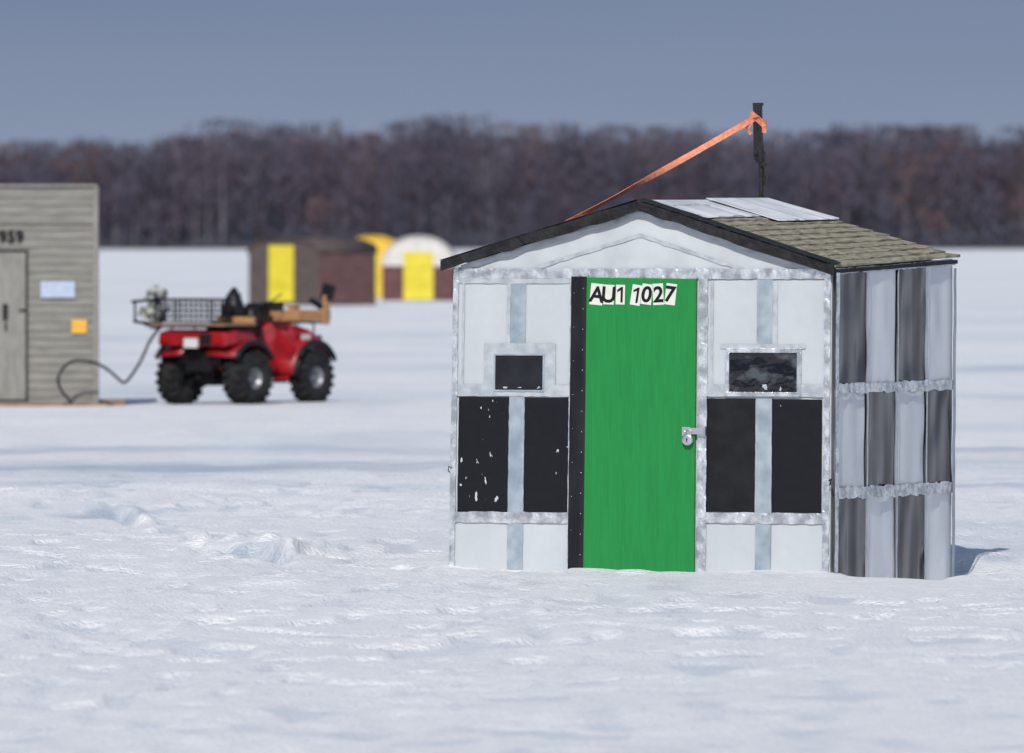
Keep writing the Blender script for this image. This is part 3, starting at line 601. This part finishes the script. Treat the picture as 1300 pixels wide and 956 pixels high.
mb.box((.24,0,1.20),(.18,.26,.16)); mb.box((.10,.02,1.12),(.22,.28,.18))
mb.tube([(1.05,-.40,1.05),(1.08,-.46,1.36)],.02); mb.box((1.08,-.47,1.42),(.08,.16,.20),rot=(.2,.1,0)); mb.box((1.05,-.30,1.27),(.08,.2,.06),rot=(.5,0,0))
mb.build('handlebar',av,[M_blkp],bevel=.012)
mb=MB()
for y in(-.50,-.25,0,.25,.50): mb.tube([(-1.12,y,.985),(-.50,y,.985)],.011)
for x in(-1.12,-.8,-.5): mb.tube([(x,-.52,.985),(x,.52,.985)],.013)
for x,y in((-1.0,-.4),(-1.0,.4),(-.55,-.4),(-.55,.4)): mb.tube([(x,y,.85),(x,y,.985)],.012)
for y in(-.42,-.2,0,.2,.42): mb.tube([(.55,y,1.04),(1.10,y,1.02)],.011)
for x in(.55,.82,1.10): mb.tube([(x,-.44,1.03),(x,.44,1.03)],.013)
for x,y in((.65,-.3),(.65,.3),(1.0,-.3),(1.0,.3)): mb.tube([(x,y,.86),(x,y,1.03)],.012)
mb.tube([(1.08,-.28,.45),(1.2,-.28,.6),(1.2,-.25,.85),(1.2,.25,.85),(1.2,.28,.6),(1.08,.28,.45)],.018)
mb.build('cargo_racks',av,[M_blkp])
mb=MB(); x0,x1,y0,y1,z0,z1=-1.14,-.62,-.28,.56,1.05,1.33
for k_ in range(5):
    z=z0+(z1-z0)*k_/4; r=.018 if k_==4 else .009; mb.tube([(x0,y0,z),(x1,y0,z),(x1,y1,z),(x0,y1,z),(x0,y0,z)],r,n=6)
for i in range(11):
    y=y0+(y1-y0)*i/10
    for x in(x0,x1): mb.tube([(x,y,z0),(x,y,z1)],.009,n=6)
for i in range(8):
    x=x0+(x1-x0)*i/7
    for y in(y0,y1): mb.tube([(x,y,z0),(x,y,z1)],.009,n=6)
    mb.tube([(x,y0,z0),(x,y1,z0)],.006,n=6)
mb.build('wire_basket',av,[M_blkp])
mb=MB(); mb.b2(-1.16,-.52,-.60,.62,1.0,1.025); mb.build('wooden_rack_board',av,[M_dkwood],bevel=.005)
mb=MB(); mb.b2(-.60,-.54,-.60,.0,1.031,1.11); mb.b2(.50,1.15,-.46,.46,1.05,1.075); mb.b2(.50,.53,-.46,.46,1.076,1.19); mb.b2(.531,1.15,-.46,-.43,1.076,1.19); mb.b2(.531,1.15,.43,.46,1.076,1.19); mb.b2(1.12,1.149,-.429,.429,1.076,1.19); mb.b2(.98,1.10,-.485,-.461,1.0,1.38); mb.b2(.98,1.10,.465,.49,1.0,1.3); mb.b2(.6,.72,-.3,-.2,1.076,1.24)
mb.build('wooden_cargo_box',av,[M_wood],bevel=.005)
mb=MB()
mb.tube([(-1.0,.62,1.02),(-1.02,.66,1.15),(-1.0,.70,1.30)],[.08,.13,.08],n=10); mb.tube([(-1.05,.50,1.40),(-1.0,.78,1.44)],[.08,.05],n=10)
mb.tube([(-1.0,.60,.98),(-1.0,.80,1.08)],[.06,.10],n=8); mb.box((-1.02,.82,1.16),(.14,.14,.12),rot=(.3,.2,.4)); mb.tube([(-1.0,.66,1.25),(-1.0,.82,1.36),(-1.0,.66,1.5)],.035,n=8); mb.box((-1.05,.55,1.2),(.1,.18,.16),rot=(.5,.1,.1))
mb.build('wrapped_equipment_bundle',av,[M_amb],bevel=.01)
mb=MB(); mb.tube([(-1.02,.72,.95),(-1.02,.70,1.2),(-1.02,.62,1.50)],.018,n=8); mb.tube([(-1.10,.98,1.30),(-1.09,.5,1.34)],.02); mb.tube([(-1.10,.95,1.05),(-1.09,.5,1.0)],.02); mb.tube([(-1.10,.93,1.03),(-1.10,.93,1.32)],.016)
mb.build('ice_auger',av,[M_blkp])
mb=MB(); mb.tube([(-.42,-.12,1.06),(-.40,-.12,1.20),(-.40,-.12,1.36),(-.38,-.12,1.48)],[.13,.16,.10,.03],n=10); mb.tube([(-.2,-.25,1.0),(-.18,-.23,1.25)],[.13,.08],n=8); mb.tube([(-.1,.1,1.0),(-.0,.12,1.3)],[.12,.06],n=8)
mb.build('black_bags',av,[M_seat],smooth=True)
mb=MB(); mb.b2(-1.125,-1.095,-.12,.10,.72,.84); mb.build('licence_plate',av,[M_white])
mb=MB(); mb.b2(-1.11,-1.08,-.48,-.36,.78,.86); mb.b2(-1.11,-1.08,.36,.48,.78,.86); mb.build('tail_lights',av,[M_lens],bevel=.008)
mb=MB(); mb.b2(-1.115,-1.085,-.33,-.15,.76,.90); mb.build('tail_panel',av,[M_blkp],bevel=.008)
mb=MB(); mb.b2(.55,.72,-.475,-.462,.80,.88); mb.build('side_label',av,[M_white])
pts=[(-4.50,120.2,.95),(-4.60,120.0,.80),(-4.72,119.6,.52),(-4.87,119.2,.30),(-4.95,118.9,.34),(-5.04,118.7,.43),(-5.22,118.7,.54),(-5.47,118.7,.575),(-5.62,118.7,.50),(-5.70,118.7,.34),(-5.66,118.7,.20),(-5.58,118.7,.10),(-5.54,118.7,.02)]
P=[Vector(p) for p in pts]; sm=[]
for i in range(len(P)-1):
    p0,p1,p2,p3=P[max(i-1,0)],P[i],P[i+1],P[min(i+2,len(P)-1)]
    for q in range(6):
        t=q/6; sm.append(.5*((2*p1)+(p2-p0)*t+(2*p0-5*p1+4*p2-p3)*t*t+(3*p1-p0-3*p2+p3)*t**3))
sm.append(P[-1]); mb=MB(); mb.tube(sm,.018,n=8); mb.build('black_hose',None,[M_blkp],smooth=True)
print('faces ground',len(F),'trees',cnt//4)
